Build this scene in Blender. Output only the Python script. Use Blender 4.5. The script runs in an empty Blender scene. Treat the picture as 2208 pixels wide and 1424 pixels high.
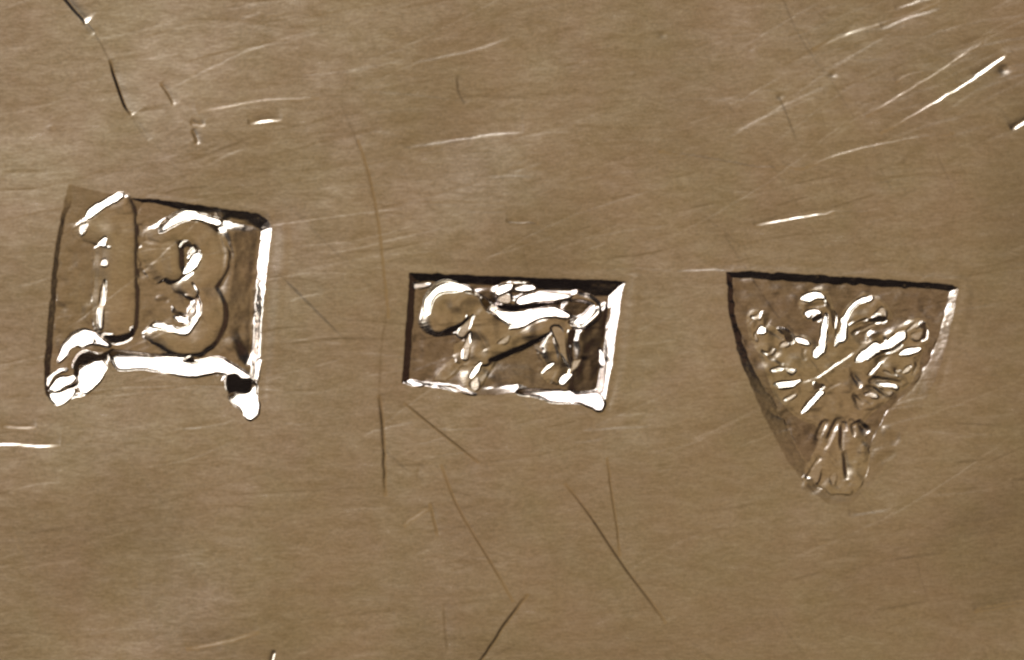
import bpy, math, random
import numpy as np
from mathutils import Vector

rng = np.random.default_rng(7)
random.seed(7)
sc = bpy.context.scene
R = math.radians

# ------------------------------------------------------------------ camera
# 1 unit = 1000 "grid steps"; the picture is 2.208 units wide (a macro view of a few millimetres)
W0, H0 = 2208.0, 1424.0
cam_d = bpy.data.cameras.new('camera')
cam = bpy.data.objects.new('camera', cam_d)
sc.collection.objects.link(cam)
CAM_Z = 22.0
cam.location = (0, 0, CAM_Z)
cam_d.sensor_width = 36.0
cam_d.lens = 36.0 * CAM_Z / 2.208
cam_d.dof.use_dof = True                      # hand-held macro shot: a touch soft
cam_d.dof.focus_distance = CAM_Z - 1.0
cam_d.dof.aperture_fstop = (cam_d.lens / 1000.0) / 0.105
cam_d.clip_start = 0.1
cam_d.clip_end = 400.0
sc.camera = cam

# ------------------------------------------------------------------ world and lamps
w = bpy.data.worlds.new('World')
sc.world = w
w.use_nodes = True
bg = w.node_tree.nodes['Background']
bg.inputs['Color'].default_value = (0.016, 0.012, 0.011, 1)
bg.inputs['Strength'].default_value = 1.0

def lamp(name, pos, target, sx, sy, radiance, color):
    d = bpy.data.lights.new(name, 'AREA')
    d.shape = 'RECTANGLE'
    d.size, d.size_y = sx, sy
    d.energy = radiance * math.pi * sx * sy
    d.color = color
    o = bpy.data.objects.new(name, d)
    sc.collection.objects.link(o)
    o.location = pos
    o.rotation_euler = (Vector(target) - Vector(pos)).to_track_quat('-Z', 'Y').to_euler()
    return o

# warm ceiling glow straight above: what the flat metal mirrors
# (brightest in the middle, fading outwards, discs stacked to give tilted metal its mid-tones)
for zz, rad_, L_ in ((30.0, 4.6, 0.066), (30.3, 7.5, 0.094), (30.6, 12.5, 0.103), (30.9, 19.5, 0.075)):
    o = lamp('ceiling_lamp', (0.0, 0.0, zz), (0, 0, 0), 2 * rad_, 2 * rad_, L_, (1.0, 0.65, 0.285))
    o.data.shape = 'DISK'
    o.data.energy = L_ * math.pi * math.pi * rad_ ** 2
# bright window to the upper left
KZ, KA, KD = R(43), R(131), 16.0
kp = (KD * math.sin(KZ) * math.cos(KA), KD * math.sin(KZ) * math.sin(KA), KD * math.cos(KZ))
lamp('window_lamp', kp, (0, 0, 0), 27.0, 9.0, 5.0, (1.0, 0.985, 0.94))
lamp('window_side_fill', tuple(c * 1.03 for c in kp), (0, 0, 0), 31.0, 14.0, 0.55, (1.0, 0.86, 0.70))  # added halo lamp, turns metal leaning towards the window beige
lamp('window_side_fill', tuple(c * 1.05 for c in kp), (0, 0, 0), 34.0, 20.5, 0.24, (1.0, 0.78, 0.54))  # wider, dimmer halo added to lift faint scratches
# dim brown fill lamp added opposite the window, warms right-facing edges
lamp('brown_fill', (13.0, -3.0, 10.0), (0, 0, 0), 15.0, 12.0, 0.048, (1.0, 0.52, 0.26))

sc.view_settings.view_transform = 'Standard'
sc.view_settings.look = 'None'
sc.view_settings.exposure = 0.0
sc.view_settings.gamma = 1.0

# ------------------------------------------------------------------ height field grid
FINE, COARSE = 1.25, 2.3
def axis(a, b, bands):
    p = [a - 14.0]
    while p[-1] < b + 14:
        x = p[-1]
        gap = min([max(q0 - x, x - q1, 0.0) for q0, q1 in bands])
        p.append(x + min(COARSE, FINE + gap * 0.05))
    core = np.array(p)
    lo, hi = core[0], core[-1]
    out = []
    s, q = 4.0, 0.0
    while q < 420:
        q += s; s = min(s * 1.25, 30); out.append(q)
    out = np.array(out)
    return np.concatenate([lo - out[::-1], core, hi + out])
ax = axis(0, W0, [(85, 595), (865, 1355), (1555, 2075)])
ay = axis(0, H0, [(390, 915), (915, 1095)])
NX, NY = len(ax), len(ay)
GX, GY = np.meshgrid(ax, ay)                 # picture-like axes: x right, y down
Hh = np.zeros((NY, NX))
ID = np.zeros((NY, NX), np.int16)            # which object a cell belongs to
names = {0: 'metal_plate'}

def new_id(name):
    k = len(names); names[k] = name
    return k

def T(pts, off, s):
    return [(off[0] + p[0] / s, off[1] + p[1] / s) + tuple(p[2:]) for p in pts]

def win(pts, pad):
    p = np.array([q[:2] for q in pts], float)
    x0, y0 = p.min(0) - pad
    x1, y1 = p.max(0) + pad
    i0, i1 = np.searchsorted(ax, [x0, x1]); j0, j1 = np.searchsorted(ay, [y0, y1])
    return np.s_[max(j0 - 1, 0):min(j1 + 1, NY), max(i0 - 1, 0):min(i1 + 1, NX)]

def smooth(pts, n=5, closed=True):
    p = np.array(pts, float)
    m = len(p)
    out = []
    for i in range(m if closed else m - 1):
        if closed:
            a, b, c, d = p[i - 1], p[i], p[(i + 1) % m], p[(i + 2) % m]
        else:
            a, b, c, d = p[max(i - 1, 0)], p[i], p[i + 1], p[min(i + 2, m - 1)]
        for t in np.linspace(0, 1, n, endpoint=False):
            out.append(0.5 * ((2 * b) + (c - a) * t + (2 * a - 5 * b + 4 * c - d) * t * t + (3 * b - a - 3 * c + d) * t ** 3))
    if not closed: out.append(p[-1])
    return np.array(out)

# smooth pseudo-noise on the grid, used to roughen outlines
def vnoise(X, Y, cell, seed):
    r = np.random.default_rng(seed)
    n = 256
    tab = r.standard_normal((n, n))
    x, y = X / cell + 37, Y / cell + 53
    xi, yi = np.floor(x).astype(int), np.floor(y).astype(int)
    fx, fy = x - xi, y - yi
    fx = fx * fx * (3 - 2 * fx); fy = fy * fy * (3 - 2 * fy)
    a = tab[yi % n, xi % n]; b = tab[yi % n, (xi + 1) % n]
    c = tab[(yi + 1) % n, xi % n]; d = tab[(yi + 1) % n, (xi + 1) % n]
    return (a * (1 - fx) + b * fx) * (1 - fy) + (c * (1 - fx) + d * fx) * fy

def poly_sd(P, X, Y):
    """signed distance (negative inside) and outward gradient direction"""
    P = np.asarray(P)[:, :2]
    best = np.full(X.shape, 1e18); bx = np.zeros(X.shape); by = np.zeros(X.shape)
    inside = np.zeros(X.shape, bool)
    n = len(P)
    for i in range(n):
        x0, y0 = P[i]; x1, y1 = P[(i + 1) % n]
        ex, ey = x1 - x0, y1 - y0
        L = ex * ex + ey * ey + 1e-12
        t = np.clip(((X - x0) * ex + (Y - y0) * ey) / L, 0, 1)
        dx = X - (x0 + t * ex); dy = Y - (y0 + t * ey)
        d = dx * dx + dy * dy
        m = d < best
        best = np.where(m, d, best); bx = np.where(m, dx, bx); by = np.where(m, dy, by)
        if abs(ey) > 1e-9:
            c = ((y0 > Y) != (y1 > Y)) & (X < ex * (Y - y0) / ey + x0)
            inside ^= c
    d = np.sqrt(best)
    s = np.where(inside, -1.0, 1.0)
    inv = s / np.maximum(d, 1e-6)
    return d * s, bx * inv, by * inv

def line_sd(P, X, Y):
    """distance to an open polyline with a third value (half width) interpolated, parameter and signed side"""
    P = np.asarray(P, float)
    best = np.full(X.shape, 1e18); wd = np.zeros(X.shape); side = np.zeros(X.shape); par = np.zeros(X.shape)
    n = len(P)
    for i in range(n - 1):
        x0, y0 = P[i, :2]; x1, y1 = P[i + 1, :2]
        ex, ey = x1 - x0, y1 - y0
        L = ex * ex + ey * ey + 1e-12
        t = np.clip(((X - x0) * ex + (Y - y0) * ey) / L, 0, 1)
        dx = X - (x0 + t * ex); dy = Y - (y0 + t * ey)
        d = dx * dx + dy * dy
        m = d < best
        best = np.where(m, d, best)
        cr = (ex * dy - ey * dx) / math.sqrt(L)
        side = np.where(m, cr, side)
        wd = np.where(m, P[i, 2] * (1 - t) + P[i + 1, 2] * t, wd)
        par = np.where(m, (i + t) / (n - 1), par)
    return np.sqrt(best), wd, side, par

def sstep(a, b, x):
    t = np.clip((x - a) / (b - a), 0, 1)
    return t * t * (3 - 2 * t)

# direction of the window in picture axes (x right, y down)
LX, LY = math.cos(KA), -math.sin(KA)

# ------------------------------------------------------------------ relief tools
def recess(outline, depth, wall_id, floor_id, wob=0.8, seed=1, curved=False):
    """outline: points (x, y, wall width). depth: function of X, Y."""
    P = smooth(outline, 4) if curved else np.array(outline, float)
    s = win(P, 30)
    X, Y = GX[s], GY[s]
    X2 = X + wob * vnoise(X, Y, 16, seed) + 0.5 * wob * vnoise(X, Y, 6, seed + 1)
    Y2 = Y + wob * vnoise(X, Y, 16, seed + 2) + 0.5 * wob * vnoise(X, Y, 6, seed + 3)
    u = np.full(X.shape, 1e9)
    inside = np.zeros(X.shape, bool)
    n = len(P)
    for i in range(n):
        x0, y0, w0 = P[i]; x1, y1, w1 = P[(i + 1) % n]
        ex, ey = x1 - x0, y1 - y0
        L = ex * ex + ey * ey + 1e-12
        t = np.clip(((X2 - x0) * ex + (Y2 - y0) * ey) / L, 0, 1)
        d = np.hypot(X2 - x0 - t * ex, Y2 - y0 - t * ey)
        u = np.minimum(u, d / np.maximum(w0 * (1 - t) + w1 * t, 1.0))
        if abs(ey) > 1e-9:
            inside ^= ((y0 > Y2) != (y1 > Y2)) & (X2 < ex * (Y2 - y0) / ey + x0)
    u = np.where(inside, u, 0)
    D = depth(X, Y)
    v = np.clip(u, 0, 1)
    # straight wall, small fillet where it meets the floor
    v = np.where(v > 0.85, 0.85 + 0.15 * np.sin(np.clip((v - 0.85) / 0.15, 0, 1) * math.pi / 2) , v)
    Hh[s] += -D * v
    ID[s] = np.where(inside, np.where(u < 1, wall_id, floor_id), ID[s])

def figure(shapes, height, lit, dark, fid, wob=0.7, seed=5, own=0.15, dome=0.0, leftw=0.0):
    """raised emblem: union of closed outlines / strokes; bevel width depends on which way the edge faces"""
    allp = [q for sh in shapes for q in sh[1]]
    s = win(allp, 50)
    X, Y = GX[s], GY[s]
    X2 = X + wob * vnoise(X, Y, 14, seed); Y2 = Y + wob * vnoise(X, Y, 14, seed + 1)
    f = np.zeros(X.shape)
    hv = height(X, Y) if callable(height) else height
    for kind, pts, *extra in shapes:
        lw = extra[0] if extra else leftw
        if kind == 'poly':
            sd, gx, gy = poly_sd(smooth(pts, 4), X2, Y2)
        else:
            q = smooth(pts, 5, closed=False)
            d, wd, side, _ = line_sd(q, X2, Y2)
            sd = d - wd
            g = np.gradient(sd, axis=(0, 1))
            m = np.hypot(g[0], g[1]) + 1e-9
            gx, gy = g[1] / m, g[0] / m
        a = 0.5 + 0.5 * (gx * LX + gy * LY)
        lt = lit(X, Y) if callable(lit) else lit
        bw = dark + (lt - dark) * a * a + lw * np.clip(-gx - np.abs(gy) * 0.9, 0, 1)
        v = np.clip(1 - sd / bw, 0, 1)
        v = v - 0.06 * np.sin(2 * math.pi * v) * 1.0
        if dome:
            v = v + (1 - (1 - np.clip(-sd / 28.0, 0, 1)) ** 2) * dome / np.maximum(hv, 0.5)
        f = np.maximum(f, v)
    Hh[s] += hv * f
    ID[s] = np.where((f > own) & (ID[s] != 0), fid, ID[s])

def facet(pts, az=131, slope=0.42, edge=2.4, lift=0.0, fid=None, curved=True, bend=0.0, wob=0.5):
    """tilted patch: replaces the surface inside an outline by a plane leaning to compass angle az"""
    P = smooth(pts, 4) if curved else np.array(pts, float)
    toward = math.cos(R(az) - KA)
    if toward > 0.4 and slope < 0.3: slope *= 0.76
    away = toward < -0.2
    if away and slope < 0.27:
        soft(pts, az, slope * 0.8, max(edge, 4.5)); return
    dx, dy = math.cos(R(az)), -math.sin(R(az))
    tp_ = P[:, 0] * dx + P[:, 1] * dy
    s = win(P, edge + (14 if away else 6))
    X, Y = GX[s], GY[s]
    X2 = X + wob * vnoise(X, Y, 9, int(P[0, 0])); Y2 = Y + wob * vnoise(X, Y, 9, int(P[0, 1]))
    sd, _, _ = poly_sd(P, X2, Y2)
    m = sstep(edge * 0.6, -edge * 0.4, sd)
    if m.max() < 0.05: return
    wgt = (sd < 0.5)
    if not wgt.any(): wgt = m > 0.05
    cx, cy, cz = X[wgt].mean(), Y[wgt].mean(), Hh[s][wgt].mean()
    t = (X - cx) * dx + (Y - cy) * dy
    tmin, tmax = tp_.min() - cx * dx - cy * dy, tp_.max() - cx * dx - cy * dy
    pl = cz + lift - slope * t + bend * t * t * 0.01
    if away:
        # a shoulder that runs from the level above it down to the level below it, with crisp ends
        mid = np.abs((X - cx) * -dy + (Y - cy) * dx) < 0.35 * max(4.0, np.ptp(P[:, 0] * -dy + P[:, 1] * dx))
        up = (sd > 0.8) & (sd < 4) & (t < (tmin + tmax) / 2) & mid
        dn = (sd > 0.8) & (sd < 4) & (t > (tmin + tmax) / 2) & mid
        W_ = tmax - tmin
        if up.any() and dn.any():
            hu, hd = Hh[s][up].mean(), Hh[s][dn].mean()
            auto = (hu - hd) / W_
            sl = max(slope * 0.8, auto)
            pl = (hu + hd) / 2 - sl * (t - (tmin + tmax) / 2)
        m = sstep(0.7, -0.7, sd)
        Hh[s] = Hh[s] * (1 - m) + pl * m
    else:
        Hh[s] = Hh[s] * (1 - m) + pl * m
    if fid is not None:
        ID[s] = np.where(m > 0.5, fid, ID[s])

def soft(pts, az, slope, edge):
    """gentle lean added to whatever is there"""
    P = smooth(pts, 3)
    s = win(P, edge * 1.5)
    X, Y = GX[s], GY[s]
    sd, _, _ = poly_sd(P, X, Y)
    m = sstep(edge, -edge, sd)
    wgt = sd < 0
    cx, cy = X[wgt].mean(), Y[wgt].mean()
    dx, dy = math.cos(R(az)), -math.sin(R(az))
    Hh[s] += m * (-slope * ((X - cx) * dx + (Y - cy) * dy))

def scratch(pts, width, slope, bright=True, name=None, taper=0.35, wob=0.6, run=14.0):
    """one groove: its wide flank leans to the window (bright) or away from it (dark)"""
    P = smooth([(p[0], p[1], width) for p in pts], 5, closed=False)
    if name is None and slope < 0.1: run = 6.0
    length = np.hypot(*np.diff(P[:, :2], axis=0).T).sum()
    run = min(run, max(1.2, 0.16 * length / width))
    s = win(P, width * (run * 2.6 + 4))
    X, Y = GX[s], GY[s]
    sd0 = int(abs(P[0, 0] * 7 + P[0, 1])) % 9999
    n1 = wob * vnoise(X, Y, 20, sd0)
    d, wd, side, par = line_sd(P, X + n1, Y + n1)
    # orient the cross axis towards the window
    k = len(P) // 2
    ex, ey = P[min(k + 1, len(P) - 1), :2] - P[k - 1, :2]
    sg = 1.0 if (-ey * LX + ex * LY) > 0 else -1.0     # +side points along (-ey, ex)
    t = side * sg / width
    if not bright: t = -t
    end = np.exp(-(np.maximum(np.abs(d) - np.abs(side), 0) / 3.0))
    tp = np.clip(np.minimum(par, 1 - par) / (taper * 0.7), 0, 1) ** 0.6
    A = slope * 1.5 * width
    # wide flank, then a long gentle run-out so that the other side stays calm
    prof = np.where(t < 0.6, np.clip((t + 0.9) / 1.5, 0, 1), np.exp(-np.maximum(t - 0.6, 0) ** 1.1 / run))
    dep = A * prof * tp * end
    Hh[s] -= dep
    if name:
        fid = new_id(name)
        ID[s] = np.where((np.abs(t) < 1.0) & (end > 0.8) & (tp > 0.12) & (ID[s] == 0), fid, ID[s])

# ------------------------------------------------------------------ the plate: waviness and fine wear
Hh += 2.6 * vnoise(GX, GY, 260, 11) + 0.45 * vnoise(GX * 0.6, GY, 90, 12)
# hair-fine scuffs, mostly running with the brushing
for i in range(520):
    x, y = random.uniform(-60, W0 + 60), random.uniform(-60, H0 + 60)
    if y > 950 and random.random() < 0.45: continue
    L = random.uniform(40, 260) * (0.6 if y > 900 else 1)
    base = 8 + 14 * max(0.0, (x - 900) / 1300) * max(0.0, 1 - y / 900)
    a = R(random.gauss(base, 7))
    c = random.uniform(-0.08, 0.08)
    pts = [(x, y), (x + L * 0.5 * math.cos(a), y - L * 0.5 * math.sin(a)), (x + L * math.cos(a + c), y - L * math.sin(a + c))]
    lit = random.random() < 0.45
    scratch(pts, random.uniform(1.8, 3.6), random.uniform(0.03, 0.075) if lit else random.uniform(0.03, 0.09), lit, run=6)
for i in range(70):          # long hairlines crossing the plate
    x, y = random.uniform(-100, W0), random.uniform(-50, H0 + 50)
    L = random.uniform(220, 620)
    a = R(random.choice([random.gauss(10, 8), random.gauss(12, 8), random.gauss(24, 6), random.gauss(-58, 9), random.gauss(-50, 10)]))
    c = random.uniform(-0.1, 0.1)
    pts = [(x, y), (x + L * 0.5 * math.cos(a), y - L * 0.5 * math.sin(a)), (x + L * math.cos(a + c), y - L * math.sin(a + c))]
    lit = a > 0 and random.random() < 0.7
    scratch(pts, random.uniform(1.7, 2.8), random.uniform(0.03, 0.085), lit, run=6)
for i in range(34):          # light sweeps at the upper right
    x, y = random.uniform(1500, 2150), random.uniform(-20, 330)
    L = random.uniform(90, 330); a = R(random.gauss(24, 6)); c = random.uniform(-0.12, 0.02)
    pts = [(x, y), (x + L * 0.5 * math.cos(a), y - L * 0.5 * math.sin(a)), (x + L * math.cos(a + c), y - L * math.sin(a + c))]
    scratch(pts, random.uniform(2.0, 4.5), random.uniform(0.04, 0.10), True, run=6)
for i in range(70):
    x, y = random.uniform(0, W0), random.uniform(0, H0)
    L = random.uniform(25, 120)
    a = R(random.gauss(-62, 14))
    pts = [(x, y), (x + L * 0.5 * math.cos(a), y - L * 0.5 * math.sin(a)), (x + L * math.cos(a + .05), y - L * math.sin(a + .05))]
    scratch(pts, random.uniform(1.6, 3), random.uniform(0.02, 0.07), False)

# ================================================================== hallmark 1: the number 13
z1 = lambda p: T(p, (60, 370), 2.543)
z6 = lambda p: T(p, (80, 690), 7.12)
z8 = lambda p: T(p, (340, 720), 7.12)
F1 = new_id('hallmark_number'); W1 = new_id('recess_wall@hallmark_number')
D_ONE = new_id('digit_one@hallmark_number'); D_THREE = new_id('digit_three@hallmark_number')

def depth1(X, Y):
    u = np.clip((X - 100) / 480.0, 0, 1); v = np.clip((Y - 410) / 440.0, 0, 1)
    return 2.0 + 3.4 * v * (1 - 0.6 * u) + 8.5 * (1 - 0.5 * v) * np.clip((u - 0.25) / 0.75, 0, 1)
recess(z1([(222, 72, 20), (330, 95, 45), (540, 140, 40), (575, 147, 8), (700, 152, 9), (900, 178, 17), (1080, 206, 26), (1250, 228, 30), (1318, 268, 26),
           (1338, 310, 25), (1318, 480, 21), (1300, 640, 18), (1282, 800, 14), (1262, 1000, 13), (1250, 1180, 13), (1268, 1290, 14),
           (1222, 1362, 16), (1172, 1310, 14), (1100, 1215, 10), (1060, 1120, 14), (1000, 1118, 26), (900, 1128, 32), (730, 1110, 30),
           (610, 1086, 28), (490, 1088, 28), (440, 1040, 16), (428, 1110, 8), (330, 1218, 8), (258, 1240, 8), (170, 1282, 8),
           (100, 1225, 9), (86, 1100, 15), (110, 800, 15), (140, 480, 12), (180, 250, 10)]), depth1, W1, F1, seed=21)

# the 1
figure([('poly', z1([(540, 150), (575, 250), (580, 450), (585, 700), (580, 820), (550, 880), (490, 900), (430, 890), (402, 840),
                     (398, 700), (405, 560), (408, 430), (395, 385), (300, 350), (300, 300), (360, 240), (450, 185)]))],
       lambda X, Y: np.minimum(depth1(X, Y) - 1.2, 4.2), 9, 12, D_ONE, seed=31, leftw=13, dome=1.3)
# the 3
figure([('line', z1([(760, 345, 22), (800, 320, 22), (870, 325, 22), (950, 350, 25), (1005, 420, 29), (1008, 510, 29), (965, 590, 27), (915, 625, 22)]) ),
        ('line', z1([(925, 640, 20), (975, 680, 24), (1003, 770, 26), (985, 870, 25), (910, 940, 22), (810, 935, 20), (740, 900, 18)]) ),
        ('poly', z1([(740, 390), (780, 370), (820, 400), (830, 520), (845, 560), (820, 590), (760, 580), (730, 480)]), 55)],
       lambda X, Y: np.minimum(depth1(X, Y) - 1.2, 4.8), 9, 12, D_THREE, seed=35, leftw=22, dome=1.6)
# floor to the right of the 3 leans away a little
soft(z1([(1075, 300), (1230, 318), (1262, 420), (1250, 640), (1245, 1000), (1180, 1010), (1095, 800), (1075, 690), (1105, 450)]), -25, 0.14, 15)
soft(z1([(1080, 960), (1220, 900), (1250, 1040), (1240, 1110), (1130, 1050)]), -70, 0.07, 14)
s1 = win(z1([(60, 60), (1350, 1370)]), 0)
Hh[s1] += (ID[s1] == F1) * (0.45 * vnoise(GX[s1], GY[s1], 19, 41) + 0.10 * vnoise(GX[s1], GY[s1], 8, 42)) + (ID[s1] >= D_ONE) * 0.4 * vnoise(GX[s1], GY[s1], 24, 43)
# lit edges
facet(z1([(318, 245), (340, 203), (410, 160), (490, 120), (524, 125), (512, 152), (430, 195), (370, 236), (335, 258)]), slope=0.40, lift=1, fid=D_ONE)
facet(z1([(380, 400), (425, 360), (430, 410), (450, 415)]), slope=0.30, fid=D_ONE)
facet(z1([(400, 490), (430, 480), (440, 515), (405, 520)]), slope=0.27, fid=D_ONE)
facet(z1([(280, 300), (320, 280), (325, 320), (295, 350)]), slope=0.24, fid=D_ONE)
facet(z1([(385, 760), (405, 640), (425, 600), (415, 780), (410, 860), (392, 850)]), slope=0.23, fid=D_ONE)
facet(z1([(718, 325), (733, 285), (800, 235), (870, 210), (950, 233), (1050, 262), (1062, 290), (1030, 300), (930, 266), (860, 270), (790, 300), (738, 330)]), slope=0.42, lift=.5, fid=D_THREE)
facet(z1([(835, 412), (850, 390), (878, 382), (930, 420), (938, 440), (880, 405), (845, 425)]), az=-60, slope=0.35, fid=F1)
facet(z1([(944, 445), (944, 490), (905, 545), (850, 562), (878, 510), (905, 455)]), slope=0.40, fid=D_THREE)
facet(z1([(900, 610), (925, 640), (935, 670), (915, 640)]), slope=0.3, fid=D_THREE)
facet(z1([(678, 852), (700, 828), (745, 833), (830, 862), (885, 845), (920, 780), (925, 680), (945, 740), (940, 800), (905, 860), (870, 895), (800, 885), (740, 862)]), az=118, slope=0.38, fid=D_THREE)
facet(z1([(800, 795), (840, 795), (885, 825), (870, 838), (820, 815)]), slope=0.32, fid=F1)
facet(z1([(790, 740), (810, 760), (870, 790), (860, 800), (800, 780)]), az=-60, slope=0.35, fid=F1)
facet(z1([(710, 690), (770, 685), (765, 710), (715, 715)]), az=-60, slope=0.16, fid=F1)
facet(z1([(870, 680), (915, 690), (905, 715), (880, 705)]), az=-60, slope=0.22, fid=F1)
# black wedge under the 3, dark edge under the 1
#facet(z1([(945, 1003), (1010, 970), (1062, 905), (1070, 935), (1035, 985), (990, 1012)]), az=-50, slope=0.55, fid=F1)
# bottom wall
facet(z8([(60, 318), (250, 330), (420, 345), (380, 395), (150, 380), (60, 350)]), az=95, slope=0.40, fid=W1)
facet(z1([(432, 985), (560, 992), (700, 1008), (850, 1018), (890, 1040), (1000, 1028), (1050, 1020), (1130, 1062), (1225, 1125), (1235, 1150), (1160, 1137), (1050, 1105), (1000, 1112), (920, 1126), (860, 1124), (740, 1100), (620, 1080), (500, 1086), (460, 1020)]), az=104, slope=0.40, fid=W1)
facet(z8([(380, 410), (480, 350), (540, 370), (560, 420), (630, 440), (560, 460), (440, 445)]), az=-80, slope=0.5, fid=W1)
# lower right corner: dark pocket and bright blob
facet(z8([(1050, 640), (1200, 620), (1300, 690), (1440, 700), (1465, 770), (1400, 900), (1140, 935), (1060, 850)]), az=-70, slope=0.5, fid=F1)
facet(z8([(970, 700), (1040, 620), (1050, 640), (1000, 720)]), slope=0.36, fid=F1)
B3 = new_id('bead_corner@hallmark_number')
facet(z8([(1100, 940), (1250, 915), (1400, 905), (1480, 760), (1520, 800), (1515, 970), (1562, 1080), (1535, 1240), (1430, 1325), (1335, 1270), (1290, 1160), (1150, 1060)]), az=135, slope=0.42, fid=B3)
facet(z8([(1480, 700), (1500, 560), (1520, 420), (1590, 400), (1560, 600), (1520, 780)]), az=165, slope=0.42, fid=W1)
# lower left: dark pocket, arch and two beads
facet(z6([(560, 780), (570, 640), (650, 520), (760, 480), (950, 520), (1130, 440), (1180, 480), (1100, 530), (1060, 640), (1000, 640), (900, 620), (680, 690), (640, 800), (620, 930)]), az=-60, slope=0.42, fid=F1)
facet(z6([(1000, 240), (1130, 225), (1300, 240), (1410, 200), (1440, 120), (1490, 120), (1480, 230), (1400, 320), (1250, 365), (1120, 350)]), az=-75, slope=0.5, fid=F1)
facet(z6([(330, 650), (335, 540), (395, 380), (520, 225), (680, 150), (820, 170), (960, 262), (1125, 392), (1040, 402), (900, 372), (800, 380), (720, 412), (660, 422), (620, 400), (510, 440), (470, 525), (390, 620)]), az=125, slope=0.40, fid=W1)
facet(z6([(860, 310), (890, 300), (910, 350), (870, 360)]), az=-60, slope=0.4, edge=1.5, fid=W1)
B1 = new_id('bead_large@hallmark_number'); B2 = new_id('bead_small@hallmark_number')
facet(z6([(660, 720), (760, 680), (900, 630), (1010, 650), (1062, 740), (1000, 900), (870, 1040), (740, 1132), (660, 1100), (638, 1000), (632, 850)]), az=128, slope=0.40, fid=B1)
facet(z6([(690, 930), (780, 870), (820, 800), (800, 730), (850, 800), (800, 900), (700, 960)]), az=128, slope=0.27, edge=3, fid=B1)
facet(z6([(190, 1075), (220, 1000), (320, 890), (460, 870), (590, 868), (600, 895), (540, 960), (400, 1040), (330, 1090)]), az=125, slope=0.42, fid=B2)
facet(z6([(138, 990), (140, 890), (230, 810), (380, 758), (460, 772), (340, 822), (250, 890), (190, 1010)]), az=140, slope=0.29, fid=B2)
facet(z6([(180, 1120), (320, 1110), (450, 1080), (570, 1058), (572, 1130), (480, 1240), (340, 1315), (230, 1245)]), az=125, slope=0.42, fid=B2)
facet(z6([(190, 1085), (330, 1092), (420, 1050), (560, 970), (610, 950), (600, 1040), (450, 1070), (320, 1108), (200, 1108)]), az=-60, slope=0.5, edge=1.5, fid=B2)

# ================================================================== hallmark 2: the lion
z2 = lambda p: T(p, (840, 550), 3.848)
F2 = new_id('hallmark_lion'); W2 = new_id('recess_wall@hallmark_lion'); LION = new_id('lion@hallmark_lion')
def depth2(X, Y):
    u = (X - 880) / 450.0
    return (7.0 + 5.0 * np.clip(u, 0, 1)) * (1 - 0.88 * np.exp(-((X - 1035) / 95.0) ** 2) * sstep(770, 850, Y))
recess(z2([(165, 150, 15), (1000, 182, 21), (1600, 204, 32), (1960, 217, 37), (1930, 300, 30), (1885, 600, 24), (1850, 900, 21), (1800, 1130, 22),
           (1778, 1296, 22), (1640, 1255, 20), (1400, 1215, 18), (1250, 1195, 16), (1060, 1140, 16), (850, 1165, 16), (700, 1165, 14), (480, 1115, 12), (270, 1085, 7), (140, 1068, 9), (102, 1060, 14), (135, 600, 15)]),
       depth2, W2, F2, wob=0.7, seed=51)
figure([('poly', z2([(335, 560), (335, 480), (350, 395), (430, 325), (540, 305), (650, 312), (730, 360), (800, 450), (880, 515), (1000, 595), (1100, 615), (1200, 575),
                     (1350, 535), (1460, 545), (1515, 605), (1495, 700), (1490, 850), (1510, 940), (1450, 1030), (1385, 1055), (1350, 1000), (1372, 930), (1325, 800),
                     (1310, 672), (1180, 730), (1000, 825), (850, 878), (800, 905), (700, 905), (640, 870), (640, 760), (650, 690), (590, 650), (540, 640), (430, 655), (370, 635)])),
        ('line', z2([(1480, 570, 5), (1600, 575, 5), (1700, 520, 4), (1725, 440, 3), (1650, 370, 3), (1520, 345, 5), (1350, 360, 6), (1180, 365, 6), (1050, 400, 6), (950, 370, 5), (930, 300, 5), (1010, 265, 5), (1150, 275, 4)]))],
       lambda X, Y: np.interp(Y, [758, 790, 840], [6.5, 2.8, 1.8]) * (1 - (1 - sstep(990, 1056, X)) * sstep(712, 736, Y)), lambda X, Y: np.interp(Y, [655, 745], [11, 30]), 6, LION, seed=61, dome=1.0, leftw=12)
s2 = win(z2([(90, 140), (1970, 1300)]), 0)
Hh[s2] += (ID[s2] == F2) * (0.45 * vnoise(GX[s2], GY[s2], 17, 71) + 0.10 * vnoise(GX[s2], GY[s2], 8, 72)) + (ID[s2] == LION) * 0.7 * vnoise(GX[s2], GY[s2], 20, 73)
figure([('poly', z2([(640, 850), (860, 870), (810, 980), (745, 1100), (690, 1110), (655, 1030), (655, 930)])),
        ('poly', z2([(640, 850), (680, 900), (600, 915), (510, 1000), (450, 1030), (520, 920)]))],
       1.1, 18, 6, LION, seed=66, leftw=10)
# floor darkening to the right and above the back
soft(z2([(1560, 640), (1790, 420), (1800, 600), (1760, 1000), (1720, 1140), (1520, 1140), (1500, 1000), (1560, 850)]), -40, 0.2, 9)
soft(z2([(720, 300), (880, 300), (900, 420), (840, 430), (760, 370)]), -60, 0.16, 6)
soft(z2([(1480, 380), (1650, 390), (1680, 430), (1560, 520), (1440, 470)]), -60, 0.2, 6)
# lit rim of head and mane
facet(z2([(300, 490), (285, 410), (310, 320), (390, 240), (480, 212), (560, 235), (650, 262), (730, 320), (850, 400), (850, 440), (800, 440), (740, 345), (690, 302), (560, 300), (430, 312), (360, 370), (340, 440), (330, 500)]), az=128, slope=0.42, lift=.5, fid=LION)
facet(z2([(205, 235), (340, 240), (300, 270), (215, 280)]), slope=0.25, fid=F2)
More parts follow.
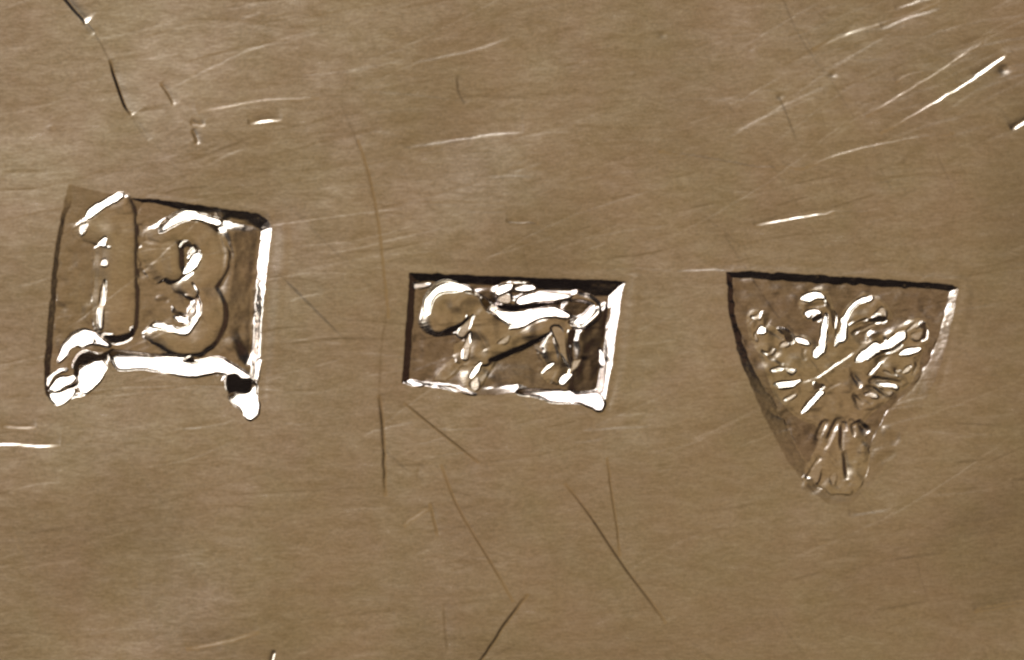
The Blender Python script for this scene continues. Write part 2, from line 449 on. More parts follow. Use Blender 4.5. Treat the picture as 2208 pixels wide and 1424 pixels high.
# lit slope of the back
facet(z2([(770, 360), (860, 420), (950, 465), (1150, 462), (1330, 430), (1420, 450), (1502, 500), (1470, 526), (1360, 518), (1260, 530), (1180, 560), (1110, 600), (1000, 615), (1020, 580), (950, 550), (870, 490), (800, 450)]), az=112, slope=0.37, lift=0, fid=LION)
facet(z2([(870, 410), (1050, 415), (1200, 398), (1400, 392), (1400, 422), (1300, 428), (1150, 455), (960, 462)]), az=-80, slope=0.55, fid=F2)
facet(z2([(1050, 402), (1075, 355), (1200, 315), (1390, 315), (1510, 345), (1420, 375), (1330, 385), (1200, 395), (1120, 410)]), az=110, slope=0.42, lift=1.5, fid=LION)
facet(z2([(1490, 555), (1560, 532), (1630, 480), (1680, 425), (1705, 440), (1660, 520), (1600, 570), (1530, 582)]), az=135, slope=0.40, fid=LION)
facet(z2([(878, 305), (910, 260), (1000, 238), (1022, 260), (1000, 295), (915, 335)]), az=125, slope=0.42, fid=LION)
facet(z2([(1040, 268), (1110, 245), (1180, 252), (1218, 275), (1170, 302), (1060, 298)]), az=110, slope=0.42, fid=LION)
facet(z2([(900, 350), (960, 320), (1010, 330), (1000, 400), (920, 395)]), az=130, slope=0.22, fid=LION)
# darks: mouth, belly, legs
facet(z2([(425, 662), (480, 612), (600, 565), (640, 500), (645, 560), (610, 610), (540, 645)]), az=-70, slope=0.5, fid=F2)
facet(z2([(832, 862), (1000, 792), (1200, 702), (1335, 638), (1320, 672), (1180, 748), (990, 845), (850, 892)]), az=-65, slope=0.5, fid=F2)
facet(z2([(1370, 700), (1420, 800), (1450, 880), (1505, 960), (1430, 1005), (1385, 1060), (1345, 1062), (1400, 960), (1410, 880)]), az=-20, slope=0.17, fid=LION)
facet(z2([(1480, 640), (1520, 620), (1550, 640), (1510, 740), (1490, 760)]), az=-30, slope=0.4, fid=F2)
facet(z2([(560, 420), (640, 330), (720, 370), (760, 430), (690, 500), (620, 490)]), az=-20, slope=0.07, edge=8, fid=LION)
#facet(z2([(1120, 1085), (1460, 1075), (1480, 1110), (1150, 1118)]), az=-80, slope=0.4, fid=F2)
# lights: chest, legs, paws
facet(z2([(615, 760), (640, 690), (672, 640), (668, 780), (645, 870), (603, 862)]), az=150, slope=0.24, fid=LION)
facet(z2([(662, 1000), (700, 940), (757, 888), (745, 960), (705, 1012), (672, 1018)]), az=140, slope=0.33, fid=LION)
facet(z2([(665, 1060), (730, 1020), (745, 1100), (700, 1130)]), az=140, slope=0.26, fid=LION)
facet(z2([(900, 722), (992, 668), (985, 720), (940, 742)]), az=135, slope=0.19, fid=LION)
facet(z2([(1190, 745), (1230, 742), (1282, 785), (1270, 812), (1220, 792)]), az=130, slope=0.17, fid=F2)
facet(z2([(1268, 970), (1312, 910), (1357, 895), (1342, 930), (1282, 982)]), az=135, slope=0.32, fid=LION)
facet(z2([(1405, 1045), (1440, 992), (1515, 985), (1500, 1022), (1440, 1078)]), az=130, slope=0.42, fid=LION)
facet(z2([(1518, 882), (1592, 868), (1560, 935), (1490, 988)]), az=130, slope=0.2, fid=LION)
facet(z2([(558, 642), (680, 508), (692, 530), (645, 650), (600, 690)]), az=150, slope=0.18, fid=LION)
facet(z2([(1340, 610), (1400, 590), (1450, 650), (1470, 800), (1500, 930), (1440, 850), (1390, 730)]), az=120, slope=0.09, edge=5, fid=LION)
facet(z2([(1735, 790), (1760, 790), (1785, 900), (1760, 930), (1738, 880)]), az=160, slope=0.32, fid=F2)
# bottom wall
facet(z2([(140, 1060), (165, 1035), (270, 1068), (280, 1085), (230, 1092)]), az=115, slope=0.40, fid=W2)
facet(z2([(400, 1085), (520, 1095), (620, 1120), (720, 1160), (640, 1155), (500, 1115)]), az=110, slope=0.27, fid=W2)
facet(z2([(1055, 1140), (1110, 1118), (1300, 1122), (1500, 1130), (1560, 1155), (1720, 1140), (1770, 1190), (1785, 1240), (1750, 1298), (1640, 1255), (1560, 1225), (1350, 1222), (1260, 1180), (1120, 1160)]), az=110, slope=0.40, fid=W2)

# raised lip thrown up round the strikes
soft(z2([(1985, 225), (2060, 260), (1970, 900), (1860, 1180), (1810, 1250), (1850, 1000), (1920, 600)]), 178, 0.045, 13)
soft(z2([(160, 60), (1000, 90), (1960, 140), (1955, 200), (1000, 165), (165, 132)]), 90, 0.035, 10)
soft(z1([(1355, 310), (1420, 330), (1390, 640), (1350, 1000), (1300, 1250), (1285, 1000), (1320, 640)]), 178, 0.045, 13)
soft(z1([(650, 120), (900, 140), (1280, 190), (1330, 250), (1260, 215), (900, 165)]), 90, 0.035, 10)

# ================================================================== hallmark 3: the eagle
z3 = lambda p: T(p, (1520, 550), 2.543)
zA = lambda p: T(p, (1580, 600), 7.912)
zB = lambda p: T(p, (1800, 600), 7.912)
zC = lambda p: T(p, (1620, 760), 8.9)
zD = lambda p: T(p, (1800, 760), 8.9)
zE = lambda p: T(p, (1640, 880), 6.47)
F3 = new_id('hallmark_eagle'); W3 = new_id('recess_wall@hallmark_eagle'); EAGLE = new_id('eagle@hallmark_eagle')
def depth3(X, Y):
    v = (Y - 590) / 480.0
    u = np.clip((X - 1800) / 260.0, 0, 1)
    return np.interp(v, [0, .3, .55, .8, 1.05], [8.0, 6.5, 4.6, 3.0, 1.6]) * (1 - 0.35 * u)
recess(z3([(118, 96, 12), (250, 88, 16), (700, 118, 17), (1200, 148, 14), (1362, 166, 13), (1392, 180, 17), (1370, 300, 20), (1330, 470, 22), (1290, 620, 28), (1220, 780, 38),
           (1120, 930, 55), (1030, 1080, 50), (900, 1270, 40), (800, 1365, 30), (680, 1365, 26), (560, 1280, 30), (450, 1130, 34), (330, 900, 34), (200, 600, 20), (135, 350, 12)]),
       depth3, W3, F3, wob=1.0, seed=81)
figure([('poly', z3([(255, 340), (300, 330), (340, 400), (430, 440), (560, 480), (610, 520), (650, 520), (645, 340), (560, 330), (545, 250), (640, 205), (690, 330), (715, 470), (750, 420), (785, 320),
                     (860, 245), (930, 245), (1000, 320), (960, 345), (860, 360), (800, 430), (850, 500), (930, 480), (1060, 420), (1170, 370), (1210, 430), (1170, 520), (1135, 650),
                     (1060, 730), (960, 800), (880, 870), (850, 930), (870, 1080), (850, 1230), (760, 1290), (640, 1260), (560, 1220), (640, 1050), (640, 930), (520, 870),
                     (440, 800), (385, 715), (330, 560), (265, 440)]))], 1.2, 14, 12, EAGLE, wob=1.4, seed=91)
# rough worn floor
soft(z3([(120, 40), (700, 60), (1360, 110), (1360, 150), (700, 105), (120, 80)]), 90, 0.035, 10)
soft(z3([(1400, 190), (1450, 220), (1390, 480), (1310, 700), (1300, 640), (1345, 470)]), 175, 0.04, 12)
s3 = win(z3([(100, 90), (1400, 1380)]), 0)
mk = (ID[s3] == EAGLE) | (ID[s3] == F3)
Hh[s3] += mk * (0.62 * vnoise(GX[s3], GY[s3], 19, 95) + 0.10 * vnoise(GX[s3], GY[s3], 8, 96))
E = dict(fid=EAGLE, edge=2.0)
def fe(z, pts, az=131, slope=0.40, **k):
    a = dict(E); a.update(k); facet(z(pts), az=az, slope=slope, **a)
BE = 0.265
fe(zA, [(1150, 350), (1230, 280), (1330, 245), (1470, 235), (1520, 280), (1580, 350), (1480, 352), (1390, 370), (1320, 408), (1230, 390)], az=105)
fe(zA, [(1225, 590), (1280, 555), (1400, 535), (1490, 580), (1505, 612), (1400, 622), (1335, 640), (1300, 685), (1245, 622)], az=115)
fe(zA, [(1560, 640), (1608, 620), (1603, 900), (1585, 1100), (1575, 1250), (1505, 1310), (1450, 1365), (1375, 1352), (1375, 1240), (1430, 1190), (1500, 1180), (1488, 1080), (1502, 980), (1508, 830), (1535, 750)], az=150)
fe(zA, [(410, 905), (470, 815), (525, 850), (565, 890), (550, 945), (420, 945)])
fe(zA, [(1055, 1030), (1120, 1008), (1215, 1030), (1315, 1120), (1292, 1150), (1200, 1135), (1110, 1100)], az=100)
fe(zA, [(300, 650), (400, 640), (490, 545), (512, 570), (482, 700), (440, 720), (350, 690)], slope=BE)
fe(zA, [(790, 1165), (880, 1080), (962, 1120), (952, 1165), (850, 1185)], slope=BE)
fe(zA, [(485, 1235), (620, 1268), (700, 1208), (735, 1230), (685, 1295), (580, 1312)], az=110, slope=BE)
fe(zA, [(360, 980), (390, 930), (420, 1020), (430, 1080), (390, 1060)], az=150, slope=BE - .03)
fe(zA, [(1370, 640), (1535, 630), (1515, 720), (1400, 735)], az=-60, slope=0.40)
fe(zA, [(1580, 380), (1690, 520), (1770, 650), (1740, 870), (1680, 620), (1600, 480)], az=0, slope=0.28, edge=4)
fe(zA, [(1750, 760), (1840, 820), (1850, 900), (1780, 1000), (1740, 900)], az=-30, slope=0.25, edge=4)
fe(zA, [(760, 850), (940, 900), (1045, 1085), (960, 1105), (880, 980)], az=-45, slope=0.32)
fe(zA, [(500, 600), (600, 590), (640, 700), (560, 840), (500, 760)], az=-30, slope=0.16, edge=4)
fe(zA, [(330, 760), (400, 720), (440, 780), (400, 850), (340, 860)], az=-30, slope=0.18, edge=4)
fe(zA, [(1220, 440), (1390, 400), (1560, 370), (1560, 460), (1400, 490), (1260, 500)], az=-70, slope=0.18, edge=3)
fe(zB, [(640, 325), (640, 372), (560, 412), (440, 422), (350, 482), (262, 590), (215, 685), (203, 850), (195, 1030), (140, 1082), (65, 1110), (25, 1155), (45, 1000), (118, 920), (118, 780), (95, 700), (158, 640), (218, 530), (340, 400), (480, 328)], az=140)
fe(zB, [(555, 722), (650, 658), (760, 625), (885, 702), (830, 765), (640, 768)], az=-80, slope=0.42)
fe(zB, [(245, 795), (400, 708), (530, 675), (545, 720), (400, 765), (258, 815)], az=-70, slope=0.36)
fe(zB, [(300, 900), (420, 820), (500, 830), (380, 920), (320, 940)], az=-70, slope=0.24)
fe(zB, [(680, 622), (800, 498), (872, 560), (885, 665), (820, 640), (740, 618)], slope=BE - .02)
fe(zB, [(360, 950), (480, 870), (620, 790), (800, 770), (640, 830), (480, 920)], az=120, slope=0.2)
fe(zB, [(535, 1050), (520, 950), (580, 880), (660, 850), (590, 920), (570, 1060)], az=140, slope=0.2)
fe(zB, [(560, 1375), (720, 1250), (960, 1215), (1100, 1125), (1140, 1165), (960, 1265), (730, 1310), (600, 1410)], az=-60, slope=0.34)
fe(zB, [(590, 950), (720, 930), (860, 1020), (850, 1120), (760, 1130), (640, 1080)], az=-40, slope=0.22)
fe(zB, [(350, 1408), (440, 1260), (540, 1205), (640, 1108), (720, 1095), (775, 1150), (850, 1128), (960, 1008), (1180, 912), (1215, 960), (1190, 1035), (1090, 1112), (950, 1202), (850, 1222), (720, 1245), (640, 1312), (500, 1405)])
fe(zB, [(1090, 1305), (1150, 1240), (1260, 1192), (1470, 1190), (1425, 1250), (1280, 1312), (1140, 1325)], az=112)
fe(zB, [(1215, 905), (1380, 755), (1435, 780), (1422, 850), (1350, 860), (1250, 915)], slope=BE)
fe(zB, [(1450, 780), (1530, 755), (1585, 900), (1565, 1030), (1470, 1070), (1525, 950)], az=-15, slope=0.34)
fe(zB, [(1300, 960), (1420, 920), (1500, 920), (1440, 1060), (1340, 1050)], slope=0.17, edge=4)
fe(zC, [(440, 600), (600, 558), (945, 538), (920, 582), (800, 662), (600, 675), (520, 640)], az=105)
fe(zC, [(945, 1175), (1050, 1008), (1200, 848), (1310, 735), (1395, 780), (1312, 872), (1152, 1042), (1040, 1155)], az=138)
fe(zC, [(375, 335), (530, 275), (600, 308), (680, 275), (760, 318), (858, 340), (800, 415), (720, 402), (620, 322), (560, 352), (400, 362)], az=112, slope=BE + .03)
fe(zC, [(625, 905), (700, 850), (850, 785), (865, 830), (740, 925), (650, 930)], slope=BE + .02)
fe(zC, [(520, 680), (640, 685), (800, 680), (760, 720), (580, 715)], az=-80, slope=0.32)
fe(zC, [(1200, 560), (1290, 600), (1400, 640), (1360, 700), (1230, 722), (1185, 650)], az=-40, slope=0.28)
fe(zC, [(960, 1130), (1040, 960), (1180, 800), (1160, 860), (1040, 1010), (975, 1110)], az=-40, slope=0.3)
fe(zD, [(800, 595), (980, 575), (1080, 588), (1215, 660), (1192, 715), (1080, 692), (940, 652)], az=112, slope=BE + .03)
fe(zD, [(565, 805), (690, 755), (790, 808), (840, 872), (770, 888), (660, 852)], az=110, slope=BE + .01)
fe(zD, [(1275, 395), (1360, 300), (1465, 255), (1432, 362), (1350, 415)], slope=BE + .02)
fe(zD, [(1150, 320), (1280, 360), (1200, 405)], slope=BE)
fe(zD, [(940, 350), (1210, 462), (1150, 488), (1000, 432)], az=100, slope=0.22)
fe(zD, [(860, 700), (1000, 745), (1110, 770), (1060, 830), (980, 780)], az=110, slope=0.2)
fe(zD, [(640, 430), (760, 300), (880, 200), (820, 350), (740, 440)], az=140, slope=0.2)
#fe(zD, [(670, 545), (780, 468), (920, 428), (1000, 500), (1200, 530), (1360, 560), (1200, 615), (1080, 572), (900, 552)], az=-80, slope=0.34)
#fe(zD, [(560, 700), (640, 638), (720, 660), (900, 760), (1010, 872), (900, 872), (780, 765), (640, 745)], az=-60, slope=0.32)
#fe(zD, [(380, 470), (470, 480), (540, 560), (520, 640), (430, 600)], az=-30, slope=0.2)
#fe(zD, [(330, 800), (420, 830), (470, 900), (400, 940), (330, 900)], az=-30, slope=0.2)
# talons and tail
def groove(z, pts, width, slope, bright): scratch(z(pts), width, slope, bright, taper=0.45, run=8, wob=0.9)
groove(zE, [(890, 150), (840, 230), (800, 320), (760, 450)], 5, 0.25, False)
groove(zE, [(1125, 190), (1120, 320), (1115, 450), (1130, 600)], 5.5, 0.36, False)
groove(zE, [(1150, 590), (1165, 700), (1175, 830), (1180, 1000)], 5.5, 0.36, False)
groove(zE, [(1085, 130), (1010, 240), (950, 350), (890, 470)], 4, 0.22, False)
groove(zE, [(1370, 160), (1420, 230), (1530, 320)], 7, 0.3, False)
groove(zE, [(1255, 220), (1275, 300), (1290, 400)], 5, 0.22, False)
groove(zE, [(960, 170), (900, 300), (850, 430)], 4.5, 0.2, True)
groove(zE, [(1150, 130), (1050, 280), (1000, 410), (880, 620)], 5.5, 0.2, True)
groove(zE, [(1190, 170), (1200, 250), (1215, 320)], 4, 0.18, True)
groove(zE, [(860, 690), (760, 830), (640, 970)], 6, 0.17, True)
groove(zE, [(1250, 150), (1300, 190), (1340, 260)], 4, 0.17, True)
groove(zD, [(640, 560), (800, 490), (1000, 520), (1300, 570)], 5, 0.30, False)
groove(zD, [(540, 670), (700, 660), (860, 760), (1030, 880)], 5, 0.28, False)
groove(zD, [(330, 420), (450, 540), (540, 640)], 4, 0.2, False)
groove(zD, [(350, 800), (480, 900), (640, 1020)], 4, 0.2, False)
groove(zD, [(1500, 100), (1540, 250), (1450, 420)], 5, 0.24, False)
groove(zD, [(660, 470), (760, 330), (900, 180), (1120, 40)], 4, 0.19, True)
groove(zD, [(450, 830), (580, 930), (720, 1000)], 4, 0.18, True)
groove(zC, [(1400, 780), (1560, 660), (1720, 590)], 3.5, 0.19, True)
groove(zC, [(300, 100), (450, 150), (600, 240)], 4, 0.18, True)
groove(zC, [(330, 1080), (520, 1190), (700, 1120)], 6, 0.12, False)
groove(zC, [(1880, 300), (1980, 500), (2080, 700)], 5, 0.2, False)
groove(zC, [(1930, 800), (2000, 950), (2040, 1100)], 5, 0.2, False)
groove(zA, [(900, 830), (1000, 930), (1060, 1010)], 4, 0.19, True)
groove(zA, [(560, 880), (720, 960), (860, 1060)], 4, 0.17, True)
groove(zA, [(1250, 1200), (1230, 1290), (1260, 1380)], 5, 0.17, True)
fe(zE, [(640, 960), (740, 850), (850, 720), (840, 900), (790, 1060), (730, 990)], az=140, slope=0.14, edge=5)
fe(zE, [(970, 960), (1040, 900), (1060, 980), (1010, 1080)], az=150, slope=0.14, edge=5)
fe(zE, [(1740, 280), (1880, 320), (1910, 440), (1840, 480), (1740, 380)], az=-45, slope=0.13, edge=9)
fe(zE, [(1580, 640), (1700, 580), (1850, 640), (1720, 720), (1620, 760)], az=-45, slope=0.12, edge=9)
fe(zE, [(600, 1120), (640, 1040), (740, 1050), (820, 1120), (720, 1180)], az=-45, slope=0.14, edge=7)
# the thin bright line crossing the breast
scratch(zC([(960, 580), (1250, 485), (1400, 392), (1600, 250), (1800, 130), (2000, -5)]), 3.0, 0.24, True, taper=0.15)

# ================================================================== individual scratches
S = 'scratch@metal_plate'
scratch([(1895, 290), (1990, 235), (2075, 185), (2120, 155), (2172, 117)], 3.2, 0.31, True, S, taper=0.5)
scratch([(2100, 165), (2140, 140), (2170, 119)], 3.2, 0.30, True)
scratch([(1865, 252), (1940, 205), (2010, 163), (2060, 128), (2122, 90)], 3.2, 0.20, True, S)
scratch([(1930, 178), (1960, 160), (1990, 155)], 3.0, 0.16, True, S)
scratch([(1735, 362), (1800, 335), (1860, 318), (1950, 300), (2060, 286)], 3.4, 0.26, True, S, taper=0.4)
scratch([(1418, 326), (1500, 336), (1580, 350), (1640, 360), (1735, 362)], 3.4, 0.2, True, S)
scratch([(1625, 488), (1680, 476), (1740, 466), (1800, 456)], 3.6, 0.30, True, S)
scratch([(2180, 280), (2208, 264), (2240, 245)], 4.5, 0.40, True, S)
scratch([(1750, 108), (1830, 72), (1900, 50), (1980, 22), (2060, -15)], 5.0, 0.15, True, S)
scratch([(1900, 62), (1960, 38), (2030, 18)], 4.5, 0.17, True)
scratch([(1930, 20), (2010, -6), (2040, -20)], 4.0, 0.2, True)
scratch([(535, 268), (570, 262), (608, 259)], 4.4, 0.36, True, S, taper=0.6)
scratch([(410, 266), (425, 270), (442, 271)], 4.6, 0.2, True, S)
scratch([(425, 242), (500, 228), (580, 215), (690, 212)], 3.4, 0.2, True, S)
scratch([(-20, 962), (20, 957), (60, 960), (130, 962)], 4.6, 0.26, True, S, taper=0.3)
scratch([(0, 918), (40, 922), (78, 922)], 4.6, 0.20, True, S)
scratch([(1090, 478), (1120, 480), (1160, 481)], 3.4, 0.2, True, S)
scratch([(1460, 585), (1520, 582), (1580, 583)], 3.2, 0.16, True)
scratch([(870, 320), (960, 305), (1060, 290), (1130, 286)], 3.6, 0.17, True)
scratch([(890, 135), (1010, 110), (1100, 82)], 4.0, 0.14, True)
scratch([(400, 1400), (480, 1385), (560, 1362)], 4.5, 0.16, True, S)
scratch([(2100, 1318), (2160, 1306), (2230, 1294)], 5.0, 0.15, True, S)
scratch([(585, 1436), (590, 1418), (594, 1404)], 4.0, 0.3, True, S)
scratch([(870, 1135), (895, 1115), (925, 1095)], 4.5, 0.12, True, S)
scratch([(1830, 1112), (1870, 1106), (1920, 1098)], 5.0, 0.13, True)
scratch([(1490, 950), (1560, 920), (1640, 880)], 5.0, 0.07, True)
# dark ones
scratch([(134, -10), (158, 20), (186, 50)], 4.6, 0.5, False, S, taper=0.2)
scratch([(182, 46), (205, 72)], 3.4, 0.26, False)
scratch([(236, 128), (246, 165), (258, 200), (268, 228), (284, 250)], 4.2, 0.42, False, S)
scratch([(282, 250), (300, 278), (320, 305)], 3.2, 0.14, False)
scratch([(345, 180), (362, 205), (374, 228)], 3.4, 0.22, False, S)
scratch([(412, 280), (420, 295), (424, 312)], 4.6, 0.24, False, S)
scratch([(816, 850), (824, 920), (827, 990), (830, 1072)], 4.2, 0.27, False, S, taper=0.3)
scratch([(770, 300), (795, 380), (815, 480), (828, 600), (838, 690)], 3.2, 0.11, False, S)
scratch([(730, 215), (760, 280), (775, 330)], 3.0, 0.12, False)
scratch([(950, 1000), (975, 1070), (1010, 1135), (1050, 1200), (1108, 1300)], 3.6, 0.15, False, S)
scratch([(1020, 1440), (1050, 1405), (1085, 1350), (1140, 1278)], 3.8, 0.22, False, S)
scratch([(1215, 1040), (1270, 1110), (1320, 1185), (1352, 1232), (1400, 1295), (1436, 1345)], 3.8, 0.22, False, S)
scratch([(1308, 985), (1318, 1060), (1330, 1140), (1336, 1200)], 3.2, 0.15, False, S)
scratch([(870, 868), (940, 925), (1035, 1000)], 3.4, 0.18, False, S)
scratch([(926, 1085), (936, 1125), (943, 1155)], 3.8, 0.13, False, S)
scratch([(905, 1000), (900, 1030), (915, 1050)], 4.0, 0.08, False)
scratch([(840, 1005), (880, 1003), (925, 1003)], 4.0, 0.05, False)
scratch([(955, 1300), (960, 1360), (965, 1410)], 4.2, 0.12, False)
scratch([(600, 590), (660, 650), (740, 730)], 3.2, 0.14, False)
scratch([(1678, 205), (1700, 255), (1720, 310)], 4.0, 0.1, False)
scratch([(985, 160), (990, 200), (1005, 225)], 4.0, 0.13, False)
scratch([(1500, 455), (1560, 500), (1610, 545)], 4.0, 0.09, False)
scratch([(200, 66), (220, 98), (238, 135)], 3.4, 0.14, False)
scratch([(834, 670), (822, 760), (818, 870)], 2.8, 0.11, False)
# little pits
soft([(1790, 1115), (1960, 1085), (2280, 1040), (2280, 1330), (1960, 1370), (1760, 1260)], -40, 0.022, 85)
def pit(x, y, r, d):
    s = win([(x, y)], r * 2.5)
    q = np.hypot((GX[s] - x), (GY[s] - y) * 1.3) / r
    Hh[s] -= d * np.exp(-q * q)
for a in [(2165, 150, 11, 2.6), (1797, 160, 8, 1.2), (1682, 208, 8, 1.0), (1430, 75, 8, 0.8), (1365, 160, 6, -0.5), (1945, 345, 7, -0.5), (108, 275, 8, -0.6), (1620, 105, 7, 0.6)]:
    pit(*a)

# light smoothing of the whole relief (worn metal has no knife edges)
def blur(A, k):
    for axn in (0, 1):
        B = A * k[0]
        for i, c in enumerate(k[1:], 1):
            B = B + c * (np.roll(A, i, axn) + np.roll(A, -i, axn))
        A = B
    return A
Hh = blur(Hh, [0.72, 0.14])
# rim: the surface sinks very slightly into each mark

# ------------------------------------------------------------------ materials
def metal(name, base, var, rough, bump, bscale):
    m = bpy.data.materials.new(name)
    m.use_nodes = True
    nt = m.node_tree; N = nt.nodes; Lk = nt.links
    b = N['Principled BSDF']
    b.inputs['Metallic'].default_value = 1.0
    tc = N.new('ShaderNodeTexCoord')
    mp = N.new('ShaderNodeMapping'); mp.inputs['Rotation'].default_value = (0, 0, R(-9)); mp.inputs['Scale'].default_value = (1, 2.8, 1)
    Lk.new(tc.outputs['Object'], mp.inputs['Vector'])
    def noise(vec, scale, detail=4, rg=0.6):
        n = N.new('ShaderNodeTexNoise'); n.inputs['Scale'].default_value = scale
        n.inputs['Detail'].default_value = detail; n.inputs['Roughness'].default_value = rg
        Lk.new(vec, n.inputs['Vector']); return n.outputs['Fac']
    def ramp(fac, lo, hi, a, c):
        r = N.new('ShaderNodeMapRange'); r.inputs['From Min'].default_value = lo; r.inputs['From Max'].default_value = hi
        r.inputs['To Min'].default_value = a; r.inputs['To Max'].default_value = c
        Lk.new(fac, r.inputs['Value']); return r.outputs['Result']
    def math_(op, a, c):
        q = N.new('ShaderNodeMath'); q.operation = op
        Lk.new(a, q.inputs[0])
        if isinstance(c, float): q.inputs[1].default_value = c
        else: Lk.new(c, q.inputs[1])
        return q.outputs[0]
    brush = noise(mp.outputs['Vector'], 15, 7, 0.74)
    fine = noise(mp.outputs['Vector'], 60, 3, 0.6)
    blot = noise(tc.outputs['Object'], 3.2, 4, 0.6)
    grain = noise(tc.outputs['Object'], 190, 2, 0.7)
    v = math_('ADD', ramp(brush, .3, .7, -var, var), ramp(fine, .3, .7, -var * .7, var * .7))
    v = math_('ADD', v, ramp(grain, .25, .75, -var * .8, var * .8))
    v = math_('ADD', v, ramp(blot, .3, .7, -var * .65, var * .65))
    v = math_('ADD', v, 1.0)
    mx = N.new('ShaderNodeVectorMath'); mx.operation = 'SCALE'
    # tarnish: hue wanders between a pinker and a greener grey
    hue = N.new('ShaderNodeMix'); hue.data_type = 'RGBA'
    hue.inputs[6].default_value = (base[0] * 1.015, base[1] * 0.985, base[2] * 1.0, 1)
    hue.inputs[7].default_value = (base[0] * 0.985, base[1] * 1.005, base[2] * 0.96, 1)
    Lk.new(ramp(noise(tc.outputs['Object'], 5.0, 3), .35, .65, 0, 1), hue.inputs[0])
    Lk.new(hue.outputs[2], mx.inputs[0]); Lk.new(v, mx.inputs['Scale'])
    Lk.new(mx.outputs[0], b.inputs['Base Color'])
    Lk.new(ramp(brush, .3, .7, rough * 0.85, rough * 1.2), b.inputs['Roughness'])
    bp = N.new('ShaderNodeBump'); bp.inputs['Strength'].default_value = bump; bp.inputs['Distance'].default_value = bscale
    Lk.new(math_('ADD', fine, math_('MULTIPLY', grain, 0.35)), bp.inputs['Height'])
    Lk.new(bp.outputs['Normal'], b.inputs['Normal'])
    return m
M_PLATE = metal('brushed_metal', (0.70, 0.66, 0.62), 0.10, 0.23, 0.12, 0.002)
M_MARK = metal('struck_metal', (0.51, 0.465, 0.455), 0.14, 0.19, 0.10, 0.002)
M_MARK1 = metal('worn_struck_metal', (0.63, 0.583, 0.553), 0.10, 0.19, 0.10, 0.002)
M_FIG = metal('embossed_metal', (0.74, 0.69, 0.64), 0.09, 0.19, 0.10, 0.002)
M_SCR = metal('scratched_metal', (0.72, 0.67, 0.62), 0.05, 0.17, 0.08, 0.002)

# ------------------------------------------------------------------ meshes out of the relief
PX = (GX - W0 / 2) / 1000.0
PY = (H0 / 2 - GY) / 1000.0
PZ = Hh / 1000.0
gy, gx = np.gradient(PZ, ay / 1000.0, ax / 1000.0)
NRM = np.stack([-gx, gy, np.ones_like(gx)], -1)
NRM /= np.linalg.norm(NRM, axis=-1, keepdims=True)
V = np.stack([PX, PY, PZ], -1).reshape(-1, 3)
NRM = NRM.reshape(-1, 3)
vid = np.arange(NX * NY).reshape(NY, NX)
quads = np.stack([vid[1:, :-1], vid[1:, 1:], vid[:-1, 1:], vid[:-1, :-1]], -1).reshape(-1, 4)
cell = ID[:-1, :-1].reshape(-1)

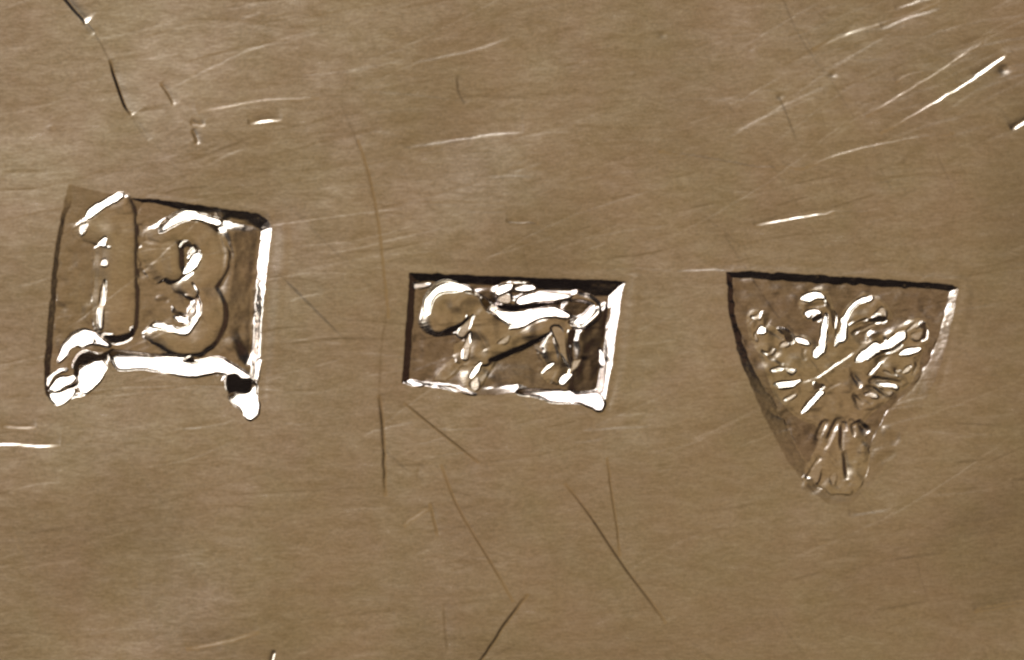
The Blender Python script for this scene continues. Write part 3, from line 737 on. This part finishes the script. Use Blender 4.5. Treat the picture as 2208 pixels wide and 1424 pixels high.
def build(name, q, mat, extra=None):
    used, inv = np.unique(q, return_inverse=True)
    co = V[used]; no = NRM[used]
    me = bpy.data.meshes.new(name)
    nq = len(q)
    loops = inv.reshape(-1)
    starts = np.arange(nq) * 4
    if extra is not None:                       # (coords, quads) appended, flat normals
        eco, eq = extra
        loops = np.concatenate([loops, (eq + len(co)).reshape(-1)])
        starts = np.arange(nq + len(eq)) * 4
        co = np.concatenate([co, eco])
        no = np.concatenate([no, np.zeros((len(eco), 3))])
    me.vertices.add(len(co)); me.vertices.foreach_set('co', co.astype(np.float32).ravel())
    me.loops.add(len(loops)); me.loops.foreach_set('vertex_index', loops.astype(np.int32))
    me.polygons.add(len(starts)); me.polygons.foreach_set('loop_start', starts.astype(np.int32))
    me.polygons.foreach_set('use_smooth', np.ones(len(starts), bool))
    me.update(calc_edges=True)
    me.validate()
    me.normals_split_custom_set_from_vertices(no.astype(np.float32))
    me.materials.append(mat)
    o = bpy.data.objects.new(name, me)
    sc.collection.objects.link(o)
    return o

# sides and underside of the plate
ring = np.concatenate([vid[0, :-1], vid[:-1, -1], vid[-1, :0:-1], vid[:0:-1, 0]])
top = V[ring]
TH = 0.16
low = top.copy(); low[:, 2] = -TH
n = len(ring)
k = np.arange(n)
side = np.stack([k, (k + 1) % n, (k + 1) % n + n, k + n], -1)
c = np.array([[low[:, 0].min(), low[:, 1].min(), -TH], [low[:, 0].min(), low[:, 1].max(), -TH], [low[:, 0].max(), low[:, 1].max(), -TH], [low[:, 0].max(), low[:, 1].min(), -TH]])
eco = np.concatenate([top, low, c]); eq = np.concatenate([side, [[2 * n, 2 * n + 1, 2 * n + 2, 2 * n + 3]]])

plate = build('metal_plate', quads[cell == 0], M_PLATE, (eco, eq))
plate['label'] = 'worn brushed metal plate stamped with three hallmarks: a 13, a lion and an eagle'
plate['category'] = 'metal plate'

NAMES = {'hallmark_number': ('hallmark', 'stamped square mark with the raised number 13'),
         'hallmark_lion': ('hallmark', 'stamped rectangular mark with a walking lion'),
         'hallmark_eagle': ('hallmark', 'stamped shield-shaped mark with a worn double-headed eagle'),
         'digit_one': ('digit', 'raised digit 1'), 'digit_three': ('digit', 'raised digit 3'),
         'bead_large': ('bead', 'large bright oval bead at the lower left corner'), 'bead_small': ('bead', 'bright round bead split by a dark line'),
         'bead_corner': ('bead', 'bright teardrop bead at the lower right corner'),
         'lion': ('lion', None), 'eagle': ('eagle', None), 'recess_wall': ('recess_wall', None), 'scratch': ('scratch', None)}
made = {'metal_plate': plate}
for kk, full in names.items():
    if kk == 0: continue
    q = quads[cell == kk]
    if len(q) == 0: continue
    key = full.split('@')[0]
    par = made[full.split('@')[1]] if '@' in full else plate
    nm, lab = NAMES[key]
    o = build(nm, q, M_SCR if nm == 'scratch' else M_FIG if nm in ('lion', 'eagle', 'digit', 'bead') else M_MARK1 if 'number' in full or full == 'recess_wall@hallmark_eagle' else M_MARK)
    o.parent = par
    if lab: o['label'] = lab
    made[full] = o
